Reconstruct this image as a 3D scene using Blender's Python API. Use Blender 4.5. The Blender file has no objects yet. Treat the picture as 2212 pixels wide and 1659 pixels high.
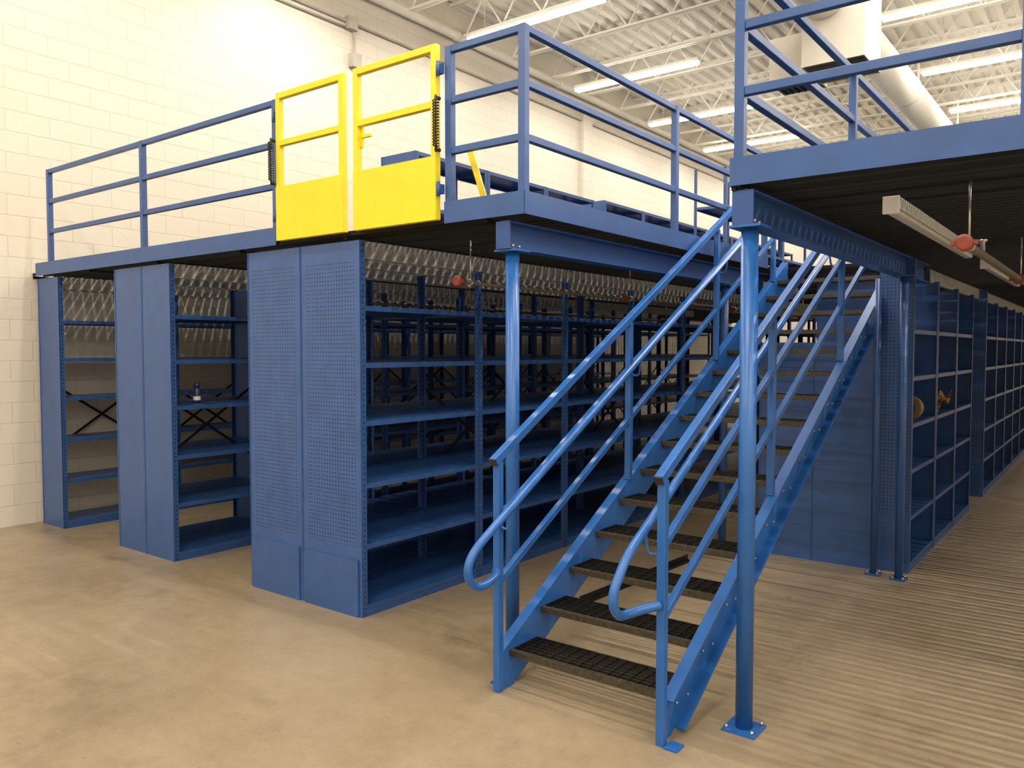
import bpy, bmesh, math, random
from mathutils import Vector, Matrix
random.seed(4)
scene = bpy.context.scene
col = scene.collection
scene.view_settings.view_transform = 'Standard'
scene.view_settings.gamma = 1.04

# ------------------------------------------------------------ materials
def newmat(name):
    m = bpy.data.materials.new(name); m.use_nodes = True
    nt = m.node_tree; b = nt.nodes["Principled BSDF"]
    return m, nt, b
def N(nt, t, **kw):
    n = nt.nodes.new(t)
    for k, v in kw.items(): setattr(n, k, v)
    return n
def M(nt, op, a, b=None, c=None):
    n = nt.nodes.new('ShaderNodeMath'); n.operation = op
    for i, v in enumerate((a, b, c)):
        if v is None: continue
        if isinstance(v, (int, float)): n.inputs[i].default_value = v
        else: nt.links.new(v, n.inputs[i])
    return n.outputs[0]
def paint(name, c, rough=.4, metal=0, var=.12, scale=6, bump=.02, spec=.5):
    m, nt, b = newmat(name)
    tc = N(nt, 'ShaderNodeTexCoord'); no = N(nt, 'ShaderNodeTexNoise')
    no.inputs['Scale'].default_value = scale; no.inputs['Detail'].default_value = 4
    nt.links.new(tc.outputs['Object'], no.inputs['Vector'])
    r = N(nt, 'ShaderNodeValToRGB')
    r.color_ramp.elements[0].position = .3; r.color_ramp.elements[1].position = .7
    r.color_ramp.elements[0].color = (*[x*(1-var) for x in c], 1)
    r.color_ramp.elements[1].color = (*[min(1, x*(1+var)) for x in c], 1)
    nt.links.new(no.outputs['Fac'], r.inputs['Fac']); nt.links.new(r.outputs['Color'], b.inputs['Base Color'])
    b.inputs['Roughness'].default_value = rough; b.inputs['Metallic'].default_value = metal
    b.inputs['Specular IOR Level'].default_value = spec
    if bump:
        n2 = N(nt, 'ShaderNodeTexNoise'); n2.inputs['Scale'].default_value = 60
        nt.links.new(tc.outputs['Object'], n2.inputs['Vector'])
        bp = N(nt, 'ShaderNodeBump'); bp.inputs['Strength'].default_value = bump; bp.inputs['Distance'].default_value = .01
        nt.links.new(n2.outputs['Fac'], bp.inputs['Height']); nt.links.new(bp.outputs['Normal'], b.inputs['Normal'])
    m['ramp'] = r.name
    return m
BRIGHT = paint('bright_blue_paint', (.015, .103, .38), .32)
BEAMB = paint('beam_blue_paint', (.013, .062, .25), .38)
RAIL = paint('railing_blue_paint', (.022, .078, .265), .36)
SC = (.021, .074, .25)
SHELF = paint('shelving_blue_paint', SC, .34)
YEL = paint('yellow_paint', (.84, .67, .010), .4, var=.04)
BLACK = paint('black_steel', (.007, .0065, .006), .45, var=.4, spec=.35)
NOSE = paint('dark_tan_nosing_steel', (.05, .042, .026), .4, metal=.3, var=.5, scale=40)  # nosings set lighter and tanner than the black treads
DECKM = paint('black_deck_steel', (.004, .0035, .0035), .6, var=.3, spec=.2)
RUBBER = paint('black_plastic', (.01, .01, .01), .5)
GALV = paint('galvanised_steel', (.46, .45, .42), .45, metal=.7, var=.25, scale=20)
BOLT = paint('zinc_bolt', (.6, .58, .52), .3, metal=.9)
RUST = paint('red_coupling_paint', (.24, .045, .028), .6, var=.25)
PIPE = paint('dull_steel_pipe', (.13, .115, .10), .5, metal=.5)
WHITE = paint('white_ceiling_paint', (.86, .83, .76), .6, var=.03)
DUCT = paint('painted_duct', (.84, .81, .74), .6, var=.03)
BOXM = paint('diffuser_box_paint', (.62, .59, .53), .55, var=.04)
DARKG = paint('diffuser_grey', (.13, .12, .10), .6)
KRAFT = paint('kraft_cardboard', (.40, .25, .12), .8, var=.2)
TAPE = paint('tan_tape', (.22, .15, .065), .4)
NAVY = paint('navy_can_paint', (.02, .03, .12), .3)
LABELW = paint('white_label', (.8, .8, .82), .4, var=.02)
CONDM = paint('painted_conduit', (.42, .39, .34), .5)

def holes(name, c, kind):
    m = paint(name, c, .38); nt = m.node_tree; b = nt.nodes["Principled BSDF"]
    r = nt.nodes[m['ramp']]
    tc = N(nt, 'ShaderNodeTexCoord'); s = N(nt, 'ShaderNodeSeparateXYZ')
    nt.links.new(tc.outputs['Object'], s.inputs[0])
    x, y, z = s.outputs
    if kind == 'post':
        mm = M(nt, 'SUBTRACT', M(nt, 'MAXIMUM', M(nt, 'ABSOLUTE', x), M(nt, 'ABSOLUTE', y)), .022)
        p = .038
        dz = M(nt, 'MULTIPLY', M(nt, 'SUBTRACT', M(nt, 'FRACT', M(nt, 'DIVIDE', z, p)), .5), p)
        d = M(nt, 'ADD', M(nt, 'MULTIPLY', mm, mm), M(nt, 'MULTIPLY', dz, dz))
        k = M(nt, 'LESS_THAN', d, .0065**2)
    else:
        p = .0285
        fx = M(nt, 'SUBTRACT', M(nt, 'FRACT', M(nt, 'DIVIDE', M(nt, 'ADD', x, 10), p)), .5)
        fz = M(nt, 'SUBTRACT', M(nt, 'FRACT', M(nt, 'DIVIDE', z, p)), .5)
        d = M(nt, 'ADD', M(nt, 'MULTIPLY', fx, fx), M(nt, 'MULTIPLY', fz, fz))
        k = M(nt, 'LESS_THAN', d, .18**2)
        k = M(nt, 'MULTIPLY', k, M(nt, 'GREATER_THAN', z, .47))
        k = M(nt, 'MULTIPLY', k, M(nt, 'LESS_THAN', z, 2.40))
        k = M(nt, 'MULTIPLY', k, M(nt, 'LESS_THAN', M(nt, 'ABSOLUTE', x), .25))
    mx = N(nt, 'ShaderNodeMix', data_type='RGBA')
    nt.links.new(k, mx.inputs['Factor']); nt.links.new(r.outputs['Color'], mx.inputs['A'])
    mx.inputs['B'].default_value = (.002, .004, .012, 1)
    nt.links.new(mx.outputs['Result'], b.inputs['Base Color'])
    return m
POSTM = holes('punched_blue_upright', SC, 'post')
PEG = holes('perforated_blue_panel', (.030, .088, .275), 'peg')
PANEL = paint('plain_blue_panel', (.028, .085, .27), .28)

def wallmat(name, ax):
    m, nt, b = newmat(name)
    tc = N(nt, 'ShaderNodeTexCoord'); s = N(nt, 'ShaderNodeSeparateXYZ'); cb = N(nt, 'ShaderNodeCombineXYZ')
    nt.links.new(tc.outputs['Object'], s.inputs[0])
    nt.links.new(s.outputs[ax], cb.inputs[0]); nt.links.new(s.outputs[2], cb.inputs[1])
    br = N(nt, 'ShaderNodeTexBrick'); nt.links.new(cb.outputs[0], br.inputs['Vector'])
    br.inputs['Scale'].default_value = 1; br.inputs['Brick Width'].default_value = .42
    br.inputs['Row Height'].default_value = .21; br.inputs['Mortar Size'].default_value = .006
    br.inputs['Mortar Smooth'].default_value = .6
    br.inputs['Color1'].default_value = (.70, .65, .565, 1); br.inputs['Color2'].default_value = (.685, .635, .55, 1)
    br.inputs['Mortar'].default_value = (.60, .55, .47, 1)
    nt.links.new(br.outputs['Color'], b.inputs['Base Color'])
    no = N(nt, 'ShaderNodeTexNoise'); no.inputs['Scale'].default_value = 25; no.inputs['Detail'].default_value = 6
    nt.links.new(tc.outputs['Object'], no.inputs['Vector'])
    h = M(nt, 'SUBTRACT', M(nt, 'MULTIPLY', no.outputs['Fac'], .35), M(nt, 'MULTIPLY', br.outputs['Fac'], .8))
    bp = N(nt, 'ShaderNodeBump'); bp.inputs['Strength'].default_value = .38; bp.inputs['Distance'].default_value = .01
    nt.links.new(h, bp.inputs['Height']); nt.links.new(bp.outputs['Normal'], b.inputs['Normal'])
    b.inputs['Roughness'].default_value = .5
    return m
WALLY = wallmat('painted_block_wall_y', 1); WALLX = wallmat('painted_block_wall_x', 0)

def floormat():
    m, nt, b = newmat('sealed_concrete')
    tc = N(nt, 'ShaderNodeTexCoord')
    def noise(sc, det, rgh=.55, vec=None):
        n = N(nt, 'ShaderNodeTexNoise'); n.inputs['Scale'].default_value = sc; n.inputs['Detail'].default_value = det
        n.inputs['Roughness'].default_value = rgh
        nt.links.new(vec or tc.outputs['Object'], n.inputs['Vector']); return n.outputs['Fac']
    r = N(nt, 'ShaderNodeValToRGB'); e = r.color_ramp.elements
    e[0].position = .34; e[0].color = (.18, .135, .084, 1)
    e[1].position = .66; e[1].color = (.345, .275, .185, 1)
    mid = e.new(.48); mid.color = (.27, .21, .136, 1)
    v = M(nt, 'ADD', M(nt, 'MULTIPLY', noise(.6, 9, .66), .6), M(nt, 'MULTIPLY', noise(8, 12, .78), .4))
    nt.links.new(v, r.inputs['Fac'])
    st = N(nt, 'ShaderNodeValToRGB'); s = st.color_ramp.elements
    s[0].position = .32; s[0].color = (.38, .34, .30, 1); s[1].position = .42; s[1].color = (1, 1, 1, 1)
    nt.links.new(noise(1.1, 8, .62), st.inputs['Fac'])
    mx = N(nt, 'ShaderNodeMix', data_type='RGBA', blend_type='MULTIPLY'); mx.inputs['Factor'].default_value = .5
    nt.links.new(r.outputs['Color'], mx.inputs['A']); nt.links.new(st.outputs['Color'], mx.inputs['B'])
    pt = N(nt, 'ShaderNodeValToRGB'); q = pt.color_ramp.elements
    q[0].position = .30; q[0].color = (.45, .40, .35, 1); q[1].position = .36; q[1].color = (1, 1, 1, 1)
    mp = N(nt, 'ShaderNodeMapping'); mp.inputs['Scale'].default_value = (1, 3.2, 1); mp.inputs['Rotation'].default_value = (0, 0, .5)
    nt.links.new(tc.outputs['Object'], mp.inputs['Vector'])
    nt.links.new(noise(14, 6, .6, mp.outputs['Vector']), pt.inputs['Fac'])
    m2 = N(nt, 'ShaderNodeMix', data_type='RGBA', blend_type='MULTIPLY'); m2.inputs['Factor'].default_value = .5
    nt.links.new(mx.outputs['Result'], m2.inputs['A']); nt.links.new(pt.outputs['Color'], m2.inputs['B'])
    nt.links.new(m2.outputs['Result'], b.inputs['Base Color'])
    nt.links.new(M(nt, 'ADD', M(nt, 'MULTIPLY', noise(2.5, 6), .34), .18), b.inputs['Roughness'])
    bp = N(nt, 'ShaderNodeBump'); bp.inputs['Strength'].default_value = .14; bp.inputs['Distance'].default_value = .01
    nt.links.new(noise(35, 8, .7), bp.inputs['Height']); nt.links.new(bp.outputs['Normal'], b.inputs['Normal'])
    b.inputs['Specular IOR Level'].default_value = .45
    return m
FLOORM = floormat()
TUBEM, nt, b = newmat('lit_fluorescent_tube')
b.inputs['Base Color'].default_value = (1, 1, 1, 1); b.inputs['Emission Color'].default_value = (1, .91, .77, 1)
b.inputs['Emission Strength'].default_value = 30
TUBEOFF = paint('unlit_lamp_diffuser', (.60, .60, .60), .35, var=.03)

# ------------------------------------------------------------ geometry helpers
def box(bm, x0, x1, y0, y1, z0, z1):
    v = [bm.verts.new((x, y, z)) for x in (x0, x1) for y in (y0, y1) for z in (z0, z1)]
    for f in ((0,1,3,2),(4,6,7,5),(0,4,5,1),(2,3,7,6),(0,2,6,4),(1,5,7,3)):
        bm.faces.new([v[i] for i in f])
def bar(bm, p, q, w, h, up=(0,0,1)):
    p, q = Vector(p), Vector(q); d = (q-p).normalized(); up = Vector(up)
    if abs(d.dot(up)) > .98: up = Vector((0,1,0))
    s = d.cross(up).normalized(); u = s.cross(d).normalized()
    v = []
    for c in (p, q):
        for a, e in ((-1,-1),(1,-1),(1,1),(-1,1)): v.append(bm.verts.new(c + s*a*w/2 + u*e*h/2))
    for f in ((3,2,1,0),(4,5,6,7),(0,1,5,4),(1,2,6,5),(2,3,7,6),(3,0,4,7)):
        bm.faces.new([v[i] for i in f])
def tube(bm, pts, r, seg=14, cap=True):
    pts = [Vector(p) for p in pts]; rings = []; prev = None
    for i, p in enumerate(pts):
        a = pts[max(i-1,0)]; c = pts[min(i+1,len(pts)-1)]; d = (c-a).normalized()
        if prev is None:
            ref = Vector((0,0,1)) if abs(d.z) < .9 else Vector((1,0,0)); s = d.cross(ref).normalized()
        else:
            s = (prev - d*prev.dot(d)).normalized()
        prev = s; u = d.cross(s)
        rr = r[i] if isinstance(r, (list, tuple)) else r
        rings.append([bm.verts.new(p + (s*math.cos(t)+u*math.sin(t))*rr) for t in [2*math.pi*k/seg for k in range(seg)]])
    for A, B in zip(rings, rings[1:]):
        for k in range(seg):
            f = bm.faces.new((A[k], A[(k+1)%seg], B[(k+1)%seg], B[k])); f.smooth = True
    if cap: bm.faces.new(rings[0][::-1]); bm.faces.new(rings[-1])
def smoothpath(pts, n=6):
    P = [Vector(p) for p in pts]; out = []
    for i in range(len(P)-1):
        p0 = P[max(i-1,0)]; p1 = P[i]; p2 = P[i+1]; p3 = P[min(i+2,len(P)-1)]
        for k in range(n):
            t = k/n
            out.append(.5*((2*p1)+(p2-p0)*t+(2*p0-5*p1+4*p2-p3)*t*t+(3*p1-p0-3*p2+p3)*t**3))
    out.append(P[-1]); return out
def mesh(bm, mat, name='m', bevel=0):
    bmesh.ops.recalc_face_normals(bm, faces=bm.faces)
    me = bpy.data.meshes.new(name); bm.to_mesh(me); bm.free()
    me.materials.append(mat); return me
def put(name, me, parent=None, loc=(0,0,0), label=None, cat=None, group=None, kind=None, bevel=0):
    o = bpy.data.objects.new(name, me); o.location = loc; col.objects.link(o)
    if parent: o.parent = parent
    if label: o['label'] = label
    if cat: o['category'] = cat
    if group: o['group'] = group
    if kind: o['kind'] = kind
    if bevel:
        b = o.modifiers.new('bevel', 'BEVEL'); b.width = bevel; b.segments = 2; b.limit_method = 'ANGLE'
    return o
def mk(name, mat, fn, parent=None, **kw):
    bm = bmesh.new(); fn(bm); return put(name, mesh(bm, mat, name), parent, **kw)
def empty(name, loc, label, cat, group=None):
    o = bpy.data.objects.new(name, None); o.empty_display_size = .1; o.location = loc; col.objects.link(o)
    o['label'] = label; o['category'] = cat
    if group: o['group'] = group
    return o
CACHE = {}
def cached(key, mat, fn):
    if key not in CACHE:
        bm = bmesh.new(); fn(bm); CACHE[key] = mesh(bm, mat, str(key[0]))
    return CACHE[key]

# ------------------------------------------------------------ room
WX = -8.95; RX = 10.0; Y0 = -7.0; Y1 = 38.0; CZ = 7.5
S = 'structure'
mk('floor', FLOORM, lambda bm: box(bm, WX-.2, RX+.2, Y0-.2, Y1+.2, -.2, 0), kind=S, label='stained tan sealed concrete warehouse floor', cat='floor')
mk('wall_left', WALLY, lambda bm: box(bm, WX-.2, WX, Y0, Y1, 0, CZ+.1), kind=S, label='cream painted concrete block wall', cat='wall')
mk('wall_right', WALLY, lambda bm: box(bm, RX, RX+.2, Y0, Y1, 0, CZ+.1), kind=S, label='cream painted concrete block wall', cat='wall')
mk('wall_back', WALLX, lambda bm: box(bm, WX, RX, Y1, Y1+.2, 0, CZ+.1), kind=S, label='cream painted concrete block wall', cat='wall')
mk('wall_front', WALLX, lambda bm: box(bm, WX, RX, Y0-.2, Y0, 0, CZ+.1), kind=S, label='cream painted concrete block wall', cat='wall')
def ceil(bm):
    prof = []; x = WX-.1; p = .24; up = CZ; dn = CZ-.07
    while x < RX+.1:
        prof += [(x, dn), (x+.09, dn), (x+.12, up), (x+.21, up)]; x += p
    A = [bm.verts.new((a, Y0-.1, z)) for a, z in prof]; B = [bm.verts.new((a, Y1+.1, z)) for a, z in prof]
    for i in range(len(prof)-1): bm.faces.new((A[i], A[i+1], B[i+1], B[i]))
    box(bm, WX-.1, RX+.1, Y0-.1, Y1+.1, CZ+.05, CZ+.15)
mk('ceiling', WHITE, ceil, kind=S, label='white corrugated steel roof deck', cat='ceiling')
mk('trim_1', WALLY, lambda bm: box(bm, WX, WX+.08, 14.0, 14.35, 0, 6.7), kind=S, label='cream painted wall pilaster', cat='pilaster')

# joists
def joist(bm):
    L0, L1 = WX+.02, RX-.02
    for dy in (-.035, .035):
        box(bm, L0, L1, dy-.02, dy+.02, .55, .59); box(bm, L0+.3, L1-.3, dy-.02, dy+.02, 0, .03)
    x = L0+.3; up = False; p = .38
    while x+p < L1-.2:
        a = .02 if not up else .57; c = .57 if not up else .02
        bar(bm, (x, 0, a), (x+p, 0, c), .02, .02); up = not up; x += p
jm = cached(('roof_joist',), WHITE, joist)
y = 1.3
while y < 37:
    put('roof_joist', jm, loc=(0, y, 6.86), label='white open web steel roof joist below corrugated deck', cat='joist', group='open web roof joists')
    y += 1.25
def pp(bm):
    tube(bm, [(WX+.12, Y0+.1, 6.93), (WX+.12, Y1-.1, 6.93)], .07, 16)
    for k in range(12): tube(bm, [(WX+.12, 4+3*k, 6.93), (WX+.12, 4.1+3*k, 6.93)], .082, 16)
mk('wall_pipe', WHITE, pp, label='white painted pipe running high along block wall', cat='pipe')
cd = empty('electrical_conduit', (WX, 7.95, 6.0), 'thin conduit with junction boxes on cream block wall', 'conduit')
def rel(o, fn): 
    return lambda bm: (fn(bm), bmesh.ops.translate(bm, verts=bm.verts, vec=-Vector(o.location)))
mk('conduit_tube', CONDM, rel(cd, lambda bm: (tube(bm, [(WX+.03, 2.0, 6.47), (WX+.03, 30, 6.47)], .018, 8),
    tube(bm, [(WX+.03, 2.0, 6.38), (WX+.03, 7.8, 6.38)], .015, 8),
    tube(bm, smoothpath([(WX+.03, 7.9, 6.45), (WX+.03, 7.93, 6.25), (WX+.03, 7.93, 6.0)]), .016, 8))), cd)
mk('junction_box', CONDM, rel(cd, lambda bm: box(bm, WX+.005, WX+.10, 7.78, 7.95, 6.36, 6.54)), cd, bevel=.006)
mk('junction_box', CONDM, rel(cd, lambda bm: box(bm, WX+.005, WX+.10, 7.84, 8.01, 5.84, 6.04)), cd, bevel=.006)

# strip lights
def lamp_house(bm): 
    box(bm, -1.23, 1.23, -.05, .05, 0, .06); bar(bm, (-1.23,0,-.01),(1.23,0,-.01),.03,.02)
def lamp_tube(bm):
    tube(bm, [(-1.2, 0, -.03), (1.2, 0, -.03)], .024, 10)
def hang(bm): tube(bm, [(0, 0, .05), (0, 0, .86)], .006, 6)
lh = cached(('housing',), WHITE, lamp_house); lt = cached(('tube',), TUBEM, lamp_tube); hg = cached(('hanger',), WHITE, hang)
def arealight(e):
    LD = bpy.data.lights.new('strip_area', 'AREA'); LD.shape = 'RECTANGLE'; LD.size = 2.4; LD.size_y = .04
    LD.energy = e; LD.color = (1, .91, .77); return LD
LA, LB, LC, LF, LG = arealight(48), arealight(90), arealight(85), arealight(105), arealight(175)
for cx in (-7.0, -1.72, 3.6, 8.2):
    for ly in (-4.9, -2.1, .85, 3.75, 6.7, 9.65, 12.7, 15.6, 18.4, 21.3, 24.2, 27.1, 30.0, 33.0):
        if cx > 3 and ly > 16: continue
        e = empty('strip_light', (cx, ly, 6.62), 'lit white fluorescent strip light hanging from roof joists', 'light', 'ceiling strip lights')
        put('housing', lh, e)
        for dy in (-.04, .04): put('fluorescent_tube', lt, e, loc=(0, dy, 0))
        for dx in (-.9, .9): put('hanger', hg, e, loc=(dx, 0, 0))
        ld = LC if ly < 0 else (LA if cx < -5 else LB)
        if cx < -5 and ly == 6.7: ld = LF
        if -5 < cx < 5 and ly == 6.7: ld = LG
        l = bpy.data.objects.new('lamp_glow', ld); col.objects.link(l); l.parent = e; l.location = (0, 0, -.065)

# duct
du = empty('air_duct', (-2.88, 12, 5.9), 'straight white round air duct with square diffuser boxes', 'duct')
mk('duct_pipe', DUCT, lambda bm: (tube(bm, [(0, -1.9, 0), (0, 20, 0)], .24, 32), tube(bm, [(0, -8, 0), (0, -1.9, 0)], .28, 32),
   [tube(bm, [(0, k, 0), (0, k+.03, 0)], .246, 32) for k in range(-1, 20, 3)]), du)
def dbox(bm, x0, x1, y0, y1, z0, z1):
    t = .02
    box(bm, x0, x0+t, y0, y1, z0, z1); box(bm, x1-t, x1, y0, y1, z0, z1)
    box(bm, x0+t, x1-t, y0, y0+t, z0, z1); box(bm, x0+t, x1-t, y1-t, y1, z0, z1); box(bm, x0+t, x1-t, y0+t, y1-t, z1-t, z1)
mk('diffuser_box', BOXM, lambda bm: dbox(bm, -.24, .46, -2.3, -1.55, -.78, .25), du)
mk('diffuser_grille', DARKG, lambda bm: (box(bm, -.22, .44, -2.28, -1.57, -.77, -.75), [box(bm, -.22, .44, -2.25+.1*k, -2.24+.1*k, -.785, -.77) for k in range(7)]), du)
mk('diffuser_box', BOXM, lambda bm: dbox(bm, -.86, -.30, -1.65, -1.05, -.68, -.12), du)
mk('diffuser_grille', BLACK, lambda bm: (box(bm, -.84, -.32, -1.63, -1.07, -.67, -.65), [box(bm, -.82+.08*k, -.81+.08*k, -1.63, -1.07, -.685, -.67) for k in range(6)]), du)
mk('hanger_strap', WHITE, lambda bm: [box(bm, -.015, .015, k, k+.03, .25, 1.0) for k in (-7, -4, -.5, 3, 7, 11, 15)], du)

# ------------------------------------------------------------ decks
DZ0, DZ1 = 2.53, 2.58
def deck(x0, x1, y0, y1):
    def f(bm):
        y = y0; p = .10; w = .074
        while y < y1-.02:
            w2 = min(w, y1-y)
            box(bm, x0, x1, y, y+w2, DZ1-.008, DZ1)
            box(bm, x0, x1, y, y+.005, DZ0+.02, DZ1-.008); y += p
        x = x0
        while x <= x1: 
            box(bm, x, x+.02, y0, y1, DZ0-.004, DZ0+.019); x += 1.2
    return f
D = dict(label='black slotted steel plank mezzanine floor', cat='mezzanine floor', group='mezzanine floor sections')
mk('mezzanine_deck', DECKM, deck(WX+.02, -2.68, 3.575, 22), **D)
mk('mezzanine_deck', DECKM, deck(-2.675, -1.455, 7.69, 22), **D)
mk('mezzanine_deck', DECKM, deck(-1.45, 4.0, 3.55, 22), **D)

def channel(bm, axis, c, a0, a1, z0, z1, fl=.06, t=.01, sgn=1):
    box(bm, c-t/2, c+t/2, a0, a1, z0, z1)
    xa, xb = sorted((c+sgn*t/2, c+sgn*fl)); box(bm, xa, xb, a0, a1, z0, z0+t); box(bm, xa, xb, a0, a1, z1-t, z1)
def ibeam(bm, x, y0, y1, z0, z1):
    box(bm, x-.005, x+.005, y0, y1, z0+.01, z1-.01); box(bm, x-.05, x+.05, y0, y1, z0, z0+.01); box(bm, x-.05, x+.05, y0, y1, z1-.01, z1)
BL = 'blue steel support beam under the mezzanine deck edge'
for bx, b0, b1 in ((-2.81, 3.60, 7.68), (-1.40, 3.57, 7.68)):
    e = empty('support_beam', (bx, b0, 2.37), BL, 'beam', 'mezzanine support beams')
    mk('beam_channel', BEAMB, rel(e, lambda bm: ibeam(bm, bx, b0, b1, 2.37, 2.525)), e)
    mk('end_plate', BEAMB, rel(e, lambda bm: box(bm, bx-.05, bx+.05, b0-.01, b0, 2.37, 2.525)), e)
    def bolts(bm):
        for dx in (-.04, .04):
            for yy in (b0+.03, b0+.09): tube(bm, [(bx+dx, yy, 2.38), (bx+dx, yy, 2.395)], .009, 6)
    mk('bolt', BOLT, rel(e, bolts), e)

def column(x, y, top=2.37, r=.040, mat=BRIGHT, cap=True):
    e = empty('support_column', (x, y, 0), 'round blue steel column with bolted base plate', 'column', 'mezzanine support columns')
    put('shaft', cached(('shaft', r, top), mat, lambda bm: tube(bm, [(0,0,.012), (0,0,top-.012)], r, 28)), e)
    k = .08 if r > .03 else .055
    put('base_plate', cached(('base_plate', mat.name, k), mat, lambda bm: box(bm, -k, k, -k, k, 0, .012)), e)
    if cap: put('cap_plate', cached(('cap_plate', top, mat.name), mat, lambda bm: box(bm, -.075, .075, -.075, .075, top-.012, top-.001)), e)
    put('anchor_bolt', cached(('anchor', k), BOLT, lambda bm: [tube(bm, [(sx*(k-.018), sy*(k-.018), .012), (sx*(k-.018), sy*(k-.018), .03)], .008, 8) for sx in (-1,1) for sy in (-1,1)]), e)
column(-1.39, 3.63); column(-2.81, 3.68); column(-1.36, 6.76, r=.03, mat=RAIL); column(-2.81, 6.76, r=.034, mat=RAIL)
column(-1.555, 6.80, r=.024, mat=RAIL, cap=False)

# ------------------------------------------------------------ railings
RT, RM, RL = 3.58, 3.285, 2.99
def railing(label, runs, posts, toes, rz=(RT, RM, RL)):
    x, y = posts[0][:2]
    e = empty('guard_railing', (x, y, DZ1), label, 'railing', 'mezzanine guard railings')
    for (px, py) in posts:
        mk('post', RAIL, rel(e, lambda bm: box(bm, px-.023, px+.023, py-.023, py+.023, DZ1, RT)), e, bevel=.003)
    for (xa, ya, xb, yb) in runs:
        for n, z in zip(('top_rail', 'middle_rail', 'lower_rail'), rz):
            if ya == yb: f = lambda bm: box(bm, xa+.023, xb-.023, ya-.019, ya+.019, z-.040, z)
            else: f = lambda bm: box(bm, xa-.019, xa+.019, ya+.023, yb-.023, z-.040, z)
            mk(n, RAIL, rel(e, f), e, bevel=.003)
    for (xa, ya, xb, yb) in toes:
        if ya == yb: f = lambda bm: box(bm, xa, xb, ya-.005, ya+.001, DZ0+.015, 2.672)
        else: f = lambda bm: box(bm, xa-.001, xa+.005, ya, yb, DZ0+.015, 2.672)
        mk('toe_board', RAIL, rel(e, f), e)
    return e
FY = 3.585
railing('blue three-rail steel guard railing with toe board beside block wall',
        [(-8.52, FY, -6.72, FY), (-6.72, FY, -4.865, FY)], [(-8.52, FY), (-6.72, FY), (-4.865, FY)],
        [(-8.80, FY-.030, -4.84, FY-.030)])
railing('blue steel corner guard railing beside yellow gate above the stairs',
        [(-3.20, FY, -2.66, FY), (-2.66, FY, -2.66, 5.45), (-2.66, 5.45, -2.66, 7.3)],
        [(-3.20, FY), (-2.66, FY), (-2.66, 5.45), (-2.66, 7.3)],
        [(-3.22, FY-.030, -2.633, FY-.030), (-2.634, FY-.028, -2.634, 7.32)])
FR = 3.575
railing('blue steel guard railing around mezzanine edge above the column',
        [(-1.42, FR, -.31, FR), (-.31, FR, 1.6, FR), (1.6, FR, 3.9, FR), (-1.42, FR, -1.42, 5.45), (-1.42, 5.45, -1.42, 7.3)],
        [(-1.42, FR), (-.31, FR), (1.6, FR), (3.9, FR), (-1.42, 5.45), (-1.42, 7.3)],
        [(-1.455, FR-.030, 3.93, FR-.030), (-1.457, FR-.028, -1.457, 7.32)])

# yellow gates
def gate(x0, x1, hinge, label):
    e = empty('safety_gate', (x0, 3.55, 2.59), label, 'gate', 'yellow swing gates')
    y0, y1 = 3.53, 3.57; zt, zb = 3.60, 2.57
    mk('frame', YEL, rel(e, lambda bm: (box(bm, x0, x0+.042, y0, y1, zb, zt), box(bm, x1-.042, x1, y0, y1, zb, zt),
        box(bm, x0+.042, x1-.042, y0, y1, zt-.042, zt), box(bm, x0+.042, x1-.042, y0, y1, 3.23, 3.27), box(bm, x0+.042, x1-.042, y0, y1, zb, zb+.03))), e, bevel=.003)
    mk('kick_panel', YEL, rel(e, lambda bm: box(bm, x0+.001, x1-.001, y0-.004, y0, zb, 2.945)), e)
    hx = x0 if hinge < 0 else x1; s = hinge
    for z in (3.42, 2.72):
        mk('hinge', RAIL, rel(e, lambda bm: (box(bm, min(hx, hx+s*.04), max(hx, hx+s*.04), y0+.005, y1-.008, z, z+.055),
             tube(bm, [(hx+s*.02, y0-.002, z-.015), (hx+s*.02, y0-.002, z+.07)], .012, 10))), e)
    def spring(bm):
        n = 16; pts = []
        for k in range(n*8+1):
            t = k/8*2*math.pi; pts.append((hx+s*.022+.017*math.cos(t), y0-.025+.017*math.sin(t), 2.99+.27*k/(n*8)))
        tube(bm, pts, .0045, 6)
        tube(bm, [(hx+s*.022, y0-.025, 2.96), (hx+s*.022, y0-.025, 3.29)], .006, 8)
        tube(bm, [(hx+s*.022, y0-.025, 3.275), (hx+s*.022, y0+.01, 3.275)], .012, 8)
        tube(bm, [(hx+s*.022, y0-.025, 2.975), (hx+s*.022, y0+.01, 2.975)], .012, 8)
    mk('closing_spring', RUBBER, rel(e, spring), e)
    return e
gate(-4.80, -4.09, -1, 'yellow steel swing gate leaf with solid kick panel')
g = gate(-3.99, -3.265, 1, 'yellow steel swing gate leaf with latch and kick panel')
mk('latch', YEL, rel(g, lambda bm: (bar(bm, (-3.97, 3.565, 3.17), (-3.86, 3.565, 3.17), .02, .02), bar(bm, (-3.94, 3.565, 3.10), (-3.94, 3.565, 3.24), .015, .015))), g)
mk('gate_brace', YEL, lambda bm: (bar(bm, (-3.06, 3.78, 2.60), (-3.17, 3.72, 3.02), .035, .035), box(bm, -3.11, -3.01, 3.72, 3.82, 2.58, 2.60)), label='yellow diagonal steel strut behind the gate post', cat='brace')

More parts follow.
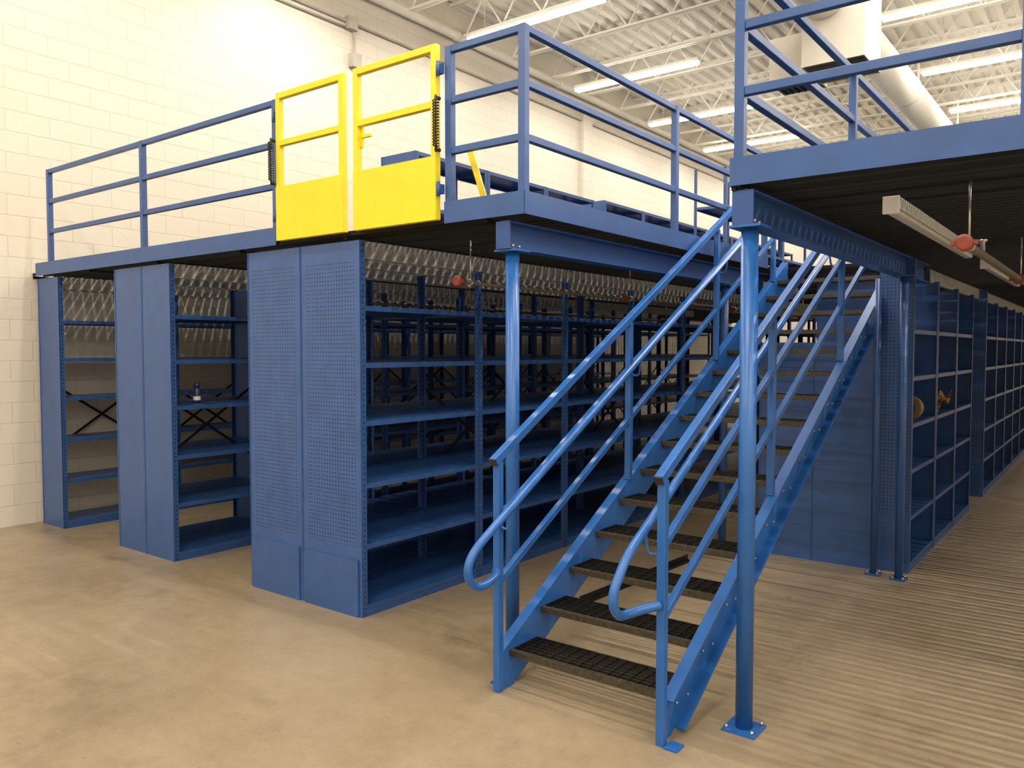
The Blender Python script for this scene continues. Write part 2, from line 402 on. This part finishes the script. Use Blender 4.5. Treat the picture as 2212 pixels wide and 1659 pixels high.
# ------------------------------------------------------------ shelving
LV = (.075, .49, .90, 1.32, 1.71, 2.09)
def shelving(x0, x1, y0, y1, h=2.52, z0=0, levels=LV, end=None, div=None, brace=None, label='', group=''):
    y0 += .001; y1 -= .001
    a, b = (x1-x0)/2, (y1-y0)/2
    a = round(a, 4); b = round(b, 4)
    e = empty('shelving_unit', ((x0+x1)/2, (y0+y1)/2, z0), label, 'shelving', group)
    t = .003; w = .042
    hp = 2.405 if h > 2.4 else h
    for sx in (-1, 1):
        for sy in (-1, 1):
            hh = h if (end and sy < 0) else hp
            def post(bm):
                xa, xb = sorted((0, -sx*w)); ya, yb = sorted((0, -sy*w))
                xt, xu = sorted((0, -sx*t)); yt, yu = sorted((0, -sy*t))
                box(bm, xa, xb, yt, yu, 0, hh); box(bm, xt, xu, ya, yb, 0, hh)
            put('upright', cached(('upright', sx, sy, hh), POSTM, post), e, loc=(sx*a, sy*b, 0))
    def shelf(bm):
        A, B = a-.004, b-.004
        box(bm, -A, A, -B, B, -.002, 0)
        for s in (-1, 1):
            xa, xb = sorted((s*A, s*(A-.002))); box(bm, xa, xb, -B, B, -.034, -.002)
            xa, xb = sorted((s*(A-.002), s*(A-.018))); box(bm, xa, xb, -B, B, -.034, -.032)
            ya, yb = sorted((s*B, s*(B-.002))); box(bm, -A, A, ya, yb, -.034, -.002)
    sm = cached(('shelf', a, b), SHELF, shelf)
    for z in levels: put('shelf', sm, e, loc=(0, 0, z))
    if z0 == 0:
        for s in (-1, 1):
            put('kick_plate', cached(('kick', b, levels[0]), SHELF, lambda bm: box(bm, -.001, .001, -b+.004, b-.004, 0, levels[0]-.034)), e, loc=(s*(a-.002), 0, 0))
    if end == 'peg':
        put('perforated_end_panel', cached(('peg', a, h), PEG, lambda bm: (box(bm, -a, a, -.002, 0, .36, h), box(bm, -a, -a+.004, -.008, -.002, .36, h), box(bm, a-.004, a, -.008, -.002, .36, h))), e, loc=(0, -b-.0005, 0))
        put('lower_end_panel', cached(('pegl', a, h), PANEL, lambda bm: (box(bm, -a+.03, a-.03, -.016, 0, .0, .385), box(bm, -a, a, -.003, 0, 0, .36))), e, loc=(0, -b-.0015, 0))
    elif end == 'plain':
        put('end_panel', cached(('endp', a, h), PANEL, lambda bm: (box(bm, -a+.0, a-.0, -.002, 0, .0, h), box(bm, -a, -a+.012, -.006, 0, 0, h), box(bm, a-.012, a, -.006, 0, 0, h))), e, loc=(0, -b-.0005, 0))
    if div: put('side_panel', cached(('sidep', a, hp), SHELF, lambda bm: box(bm, -a+.004, a-.004, -.002, .0, .02, hp-.01)), e, loc=(0, b-.005, 0))
    if brace:
        def br(bm):
            xx = brace*(a-.014)
            bar(bm, (xx, -b+.02, .70), (xx, b-.02, 1.50), .026, .004, up=(1,0,0)); bar(bm, (xx+.005, -b+.02, 1.50), (xx+.005, b-.02, .70), .026, .004, up=(1,0,0))
        put('cross_brace', cached(('brace', a, b, brace), BLACK, br), e)
    return e
B1 = 1.22; F0 = 3.60
G1 = 'deep double-sided shelving run'
for k in range(14):
    for j, (xa, xb) in enumerate(((-5.25, -4.632), (-4.628, -4.01))):
        shelving(xa, xb, F0+k*B1, F0+(k+1)*B1, end='peg' if k == 0 else None, brace=(1 if (j == 0 and k % 2) else None),
                 label='blue steel shelving bay with perforated end panel' if k == 0 else 'open blue steel shelving bay with six empty shelves', group=G1)
G2 = 'narrow double-sided shelving run'
for k in range(9):
    for j, (xa, xb) in enumerate(((-7.28, -6.817), (-6.813, -6.35))):
        shelving(xa, xb, F0+k*B1, F0+(k+1)*B1, end='plain' if k == 0 else None, div=(k == 0), brace=(1 if j == 0 else None),
                 label='blue steel shelving bay with plain end panel' if k == 0 else 'open blue steel shelving bay with cross brace', group=G2)
G3 = 'single-sided shelving run along block wall'
for k in range(9):
    shelving(-8.87, -8.41, F0+k*B1, F0+(k+1)*B1, end='plain' if k == 0 else None, brace=-1,
             label='blue steel shelving bay with cross brace against block wall', group=G3)
LR = (.075, .45, .83, 1.2, 1.58, 1.96)
G4 = 'shelving run beneath the far mezzanine'
for j, (xa, xb) in enumerate(((-2.545, -2.083), (-2.079, -1.61))):
    shelving(xa, xb, 6.93, 7.66, h=1.86, levels=LR[:5], end='plain', label='low blue shelving end unit with plain panel beneath the stairs', group=G4)
shelving(-1.595, -1.335, 7.0, 8.04, levels=LR, end='peg', div=True, label='narrow blue shelving bay beside steel column', group=G4)
for k in range(2):
    for j, (xa, xb) in enumerate(((-2.40, -1.87), (-1.866, -1.335))):
        shelving(xa, xb, 8.05+1.05*k, 9.1+1.05*k, levels=LR, end='plain' if (k == 0 and j == 0) else None, div=True, brace=(1 if j == 0 else None), label='dark blue steel shelving bay with six shelves', group=G4)
for k in range(9):
    for j, (xa, xb) in enumerate(((-2.40, -1.87), (-1.866, -1.335))):
        shelving(xa, xb, 11.2+1.05*k, 12.25+1.05*k, levels=LR, end='peg' if k == 0 else None, div=True, label='dark blue steel shelving bay past the cross aisle', group=G4)
G5 = 'low shelving on the upper level'
for k in range(3):
    shelving(-5.65, -5.2, 5.35+1.04*k, 6.39+1.04*k, h=1.04, z0=DZ1, levels=(.08, .55, 1.04), end='plain' if k == 0 else None, label='low dark blue shelving bay on the upper deck', group=G5)
for k in range(7):
    shelving(-5.65, -5.2, 8.7+1.02*k, 9.72+1.02*k, h=1.08, z0=DZ1, levels=(.08, .55, 1.08), end='plain' if k == 0 else None, label='low dark blue shelving bay on the upper deck', group=G5)
for k in range(3):
    shelving(-4.6, -4.15, 10+1.1*k, 11.1+1.1*k, h=1.6, z0=DZ1, levels=(.08, .6, 1.1), label='tall open blue shelving frame on the upper deck', group='tall frames on the upper level')

for x, ys, y1 in ((-4.06, 3.66, 20), (-4.55, 3.66, 20), (-5.14, 3.66, 20), (-6.42, 3.66, 14), (-7.16, 3.66, 14), (-8.5, 3.66, 14), (-8.76, 3.66, 14), (-1.42, 8.1, 11.19), (-2.3, 8.1, 11.19), (-1.42, 11.24, 20), (-2.3, 11.24, 20)):
    mk('deck_joist', GALV, lambda bm: channel(bm, 'y', x, ys, y1, 2.408, 2.525, fl=.035, t=.003, sgn=-1), label='galvanised steel channel joist under the mezzanine deck', cat='joist', group='galvanised deck joists')

def pipe_run(x, ya, yb, z=2.25):
    e = empty('sprinkler_pipe', (x, ya, z), 'dull steel sprinkler pipe with red couplings hung under deck', 'pipe', 'sprinkler pipes')
    mk('pipe', PIPE, rel(e, lambda bm: tube(bm, [(x, ya, z), (x, yb, z)], .019, 14)), e)
    for yy in [ya+.02] + [ya+2.2+2.4*k for k in range(5)]:
        mk('coupling', RUST, rel(e, lambda bm: (tube(bm, [(x, yy-.03, z), (x, yy-.025, z), (x, yy+.025, z), (x, yy+.03, z)], [.024, .035, .035, .024], 16), box(bm, x-.052, x+.052, yy-.015, yy+.015, z-.01, z+.01))), e)
        mk('hanger_rod', BOLT, rel(e, lambda bm: (tube(bm, [(x, yy+.12, z), (x, yy+.12, 2.53)], .005, 6), tube(bm, [(x, yy+.105, z), (x, yy+.135, z)], .025, 14))), e)
    mk('sprinkler_head', BOLT, rel(e, lambda bm: (tube(bm, [(x, ya+.55, z), (x, ya+.55, z+.06), (x, ya+.55, z+.065), (x, ya+.55, z+.07)], [.012, .012, .022, .022], 10))), e)
pipe_run(-3.5, 3.98, 14); pipe_run(-.55, 3.85, 14); pipe_run(-5.8, 4.5, 12)
def offlamp(x, ya, L, z=2.472):
    e = empty('batten_light', (x, ya, z), 'unlit white fluorescent batten light mounted under the deck', 'light', 'under-deck batten lights')
    mk('housing', TUBEOFF, rel(e, lambda bm: box(bm, x-.035, x+.035, ya, ya+L, z, z+.055)), e, bevel=.004)
    mk('diffuser', TUBEOFF, rel(e, lambda bm: box(bm, x-.028, x+.028, ya+.03, ya+L-.03, z-.025, z)), e, bevel=.012)
    mk('end_cap', LABELW, rel(e, lambda bm: (box(bm, x-.038, x+.038, ya-.012, ya, z-.028, z+.056))), e, bevel=.004)
offlamp(-.9, 4.15, 2.4); offlamp(-3.12, 4.55, 2.4); offlamp(-3.12, 7.2, 2.4); offlamp(-.9, 7.4, 2.4); offlamp(-5.6, 4.2, 2.4); offlamp(-7.8, 4.2, 2.4)

# ------------------------------------------------------------ staircase
RISE, RUN, YN = .1597, .29, 3.33
TAN = RISE/RUN
zn = lambda y: .2 + TAN*(y-YN)
XL, XR = -2.57, -1.64
st = empty('staircase', ((XL+XR)/2, 3.3, 0), 'bright blue steel staircase with black grated treads and handrails', 'staircase')
def stringer(x, sgn):
    def f(bm):
        T = .035; Bm = .22
        P = [(3.275, 0), (3.275, zn(3.275)+T), (7.68, zn(7.68)+T), (7.68, zn(7.68)-Bm), (YN+(Bm-.2)/TAN, 0)]
        A = [bm.verts.new((x-.004, a, b)) for a, b in P]; B = [bm.verts.new((x+.004, a, b)) for a, b in P]
        bm.faces.new(A); bm.faces.new(B[::-1])
        for i in range(5): bm.faces.new((A[i], B[i], B[(i+1)%5], A[(i+1)%5]))
        cx = x + sgn*.03
        bar(bm, (cx, 3.275, zn(3.275)+T-.005), (cx, 7.68, zn(7.68)+T-.005), .052, .009)
        bar(bm, (cx, 3.40, zn(3.40)-Bm+.005), (cx, 7.68, zn(7.68)-Bm+.005), .052, .009)
    return f
mk('stringer', BRIGHT, rel(st, stringer(XL, -1)), st); mk('stringer', BRIGHT, rel(st, stringer(XR, 1)), st)
TW = (XR-XL)/2 - .005
def tread(bm):
    w = TW; d = .255
    box(bm, -w, w, d-.005, d, -.030, 0)
    box(bm, -w, -w+.005, .031, d, -.045, 0); box(bm, w-.005, w, .031, d, -.045, 0)
    n = 6
    for k in range(1, n):
        y = .030+(d-.035)*k/n; box(bm, -w, w, y-.0018, y+.0018, -.016, -.001)
    for k in range(1, 16):
        x = -w+2*w*k/16; box(bm, x-.002, x+.002, .031, d-.005, -.010, 0)
def nosing(bm):
    w = TW
    box(bm, -w, w, 0, .030, -.032, 0)
    for k in range(40):
        x = -w+.01+k*(2*w-.02)/39; tube(bm, [(x, .014, 0), (x, .014, .003)], .006, 6)
tm = cached(('tread',), BLACK, tread); nm = cached(('nosing',), NOSE, nosing)
for n in range(15):
    t = put('tread', tm, st, loc=((XL+XR)/2 - st.location.x, YN+n*RUN - st.location.y, .2+n*RISE), label='black steel bar grating tread')
    put('nosing', nm, t)
mk('stringer_bolt', BOLT, rel(st, lambda bm: [tube(bm, [(XR+.004, YN+.08+n*RUN+dd, .14+n*RISE), (XR+.014, YN+.08+n*RUN+dd, .14+n*RISE)], .007, 6) for n in range(15) for dd in (0, .12)]), st)
mk('foot_plate', BRIGHT, rel(st, lambda bm: box(bm, XR+.035, XR+.1, 3.22, 3.30, 0, .01)), st)
mk('foot_plate', BRIGHT, rel(st, lambda bm: box(bm, XL-.1, XL-.035, 3.3, 3.4, 0, .01)), st)
for x, s in ((XL-.005, 1), (XR+.01, -1)):
    for i, py in enumerate((3.25, 4.63, 6.03, 7.3)):
        zb = 0.0 if i == 0 else zn(py)+.03
        px = x
        mk('railing_post', BRIGHT, rel(st, lambda bm: box(bm, px-.02, px+.02, py-.02, py+.02, zb, zn(py)+1.06)), st, bevel=.003)
        hx = x+s*.085
        mk('handrail_bracket', BRIGHT, rel(st, lambda bm: tube(bm, smoothpath([(px+s*.02, py, zn(py)+.72), (px+s*.07, py, zn(py)+.72), (hx, py, zn(py)+.80)], 4), .007, 8)), st)
    mk('top_rail', BRIGHT, rel(st, lambda bm: bar(bm, (x, 3.21, zn(3.21)+1.085), (x, 7.62, zn(7.62)+1.085), .042, .042)), st, bevel=.003)
    mk('rail_end_cap', RUBBER, rel(st, lambda bm: bar(bm, (x, 3.203, zn(3.203)+1.085), (x, 3.21, zn(3.21)+1.085), .040, .040)), st)
    for o in (.76, .43):
        mk('middle_rail', BRIGHT, rel(st, lambda bm: bar(bm, (x, 3.27, zn(3.27)+o), (x, 7.62, zn(7.62)+o), .032, .034)), st, bevel=.003)
    hx = x+s*.085
    O = .83
    e0 = .05 if s > 0 else 0
    P = [(x+s*.0, 3.23, .65), (x+s*.05, 3.16, .64), (hx, 3.08-e0, .632), (hx, 3.01-e0, .645), (hx, 2.965-e0, .69), (hx, 2.96-e0, .75), (hx, 3.0-e0, .81), (hx, 3.10-e0, zn(3.10-e0)+O), (hx, 3.3, zn(3.3)+O)]
    path = smoothpath(P, 6) + [(hx, 5, zn(5)+O), (hx, 7.55, zn(7.55)+O)]
    mk('handrail', BRIGHT, rel(st, lambda bm: tube(bm, path, .0215, 18)), st)
mk('dark_floor_bar', BLACK, lambda bm: (bar(bm, (-3.0, 4.75, .004), (-2.9, 6.3, .004), .05, .006), bar(bm, (-3.025, 4.75, .025), (-2.925, 6.3, .025), .005, .05)), label='dark L-shaped bar along the concrete under the stairs', cat='steel bar')  # dark L-section strip running along the floor below the stairs

# ------------------------------------------------------------ small items
zsh = 1.32
cn = empty('spray_can', (-6.55, 3.95, zsh), 'navy and white aerosol spray can on a shelf', 'spray can')
mk('can_body', NAVY, lambda bm: tube(bm, [(0,0,0), (0,0,.003), (0,0,.13), (0,0,.142)], [.030, .033, .033, .022], 24), cn)
mk('can_label', LABELW, lambda bm: tube(bm, [(0,0,.03), (0,0,.065)], .0335, 24, cap=False), cn)
mk('cap', NAVY, lambda bm: tube(bm, [(0,0,.142), (0,0,.18), (0,0,.184)], [.026, .025, .02], 20), cn)
def sheet(bm):
    nx, ny = 8, 10; g = []
    for i in range(nx):
        row = []
        for j in range(ny):
            x = -.17+.34*i/(nx-1); y = -.40+.80*j/(ny-1)
            z = .065+.06*math.sin(3.1*i/2+j*.9)+.04*random.random()+.10*max(0, j-6)/3
            row.append(bm.verts.new((x*.95, y, max(.006, z))))
        g.append(row)
    for i in range(nx-1):
        for j in range(ny-1): bm.faces.new((g[i][j], g[i+1][j], g[i+1][j+1], g[i][j+1]))
    bmesh.ops.solidify(bm, geom=bm.faces[:], thickness=.004)
zr = 1.20
mk('cardboard_sheet', KRAFT, sheet, loc=(-1.51, 8.56, zr+.004), label='crumpled brown cardboard sheet on a shelf', cat='cardboard')
def ring(bm, R=.10, r=.055, w=.06, n=28):
    L = [[bm.verts.new((a*math.cos(2*math.pi*k/n), y, R+a*math.sin(2*math.pi*k/n))) for k in range(n)] for a, y in ((R,-w),(R,w),(r,w),(r,-w))]
    for i in range(4):
        for k in range(n): bm.faces.new((L[i][k], L[i][(k+1)%n], L[(i+1)%4][(k+1)%n], L[(i+1)%4][k]))
mk('tape_roll', TAPE, ring, loc=(-1.45, 7.5, zr), label='brown packing tape roll standing on a shelf', cat='tape')

# ------------------------------------------------------------ world + camera
w = bpy.data.worlds.new('world'); scene.world = w; w.use_nodes = True
w.node_tree.nodes['Background'].inputs[0].default_value = (1, .9, .75, 1); w.node_tree.nodes['Background'].inputs[1].default_value = .05
cam = bpy.data.cameras.new('camera'); co = bpy.data.objects.new('camera', cam); col.objects.link(co)
co.location = (0, 0, 1.8); co.rotation_euler = (math.radians(90-2.47), 0, math.radians(37.4))
cam.sensor_width = 36; cam.lens = 28.15; cam.clip_end = 200
scene.camera = co
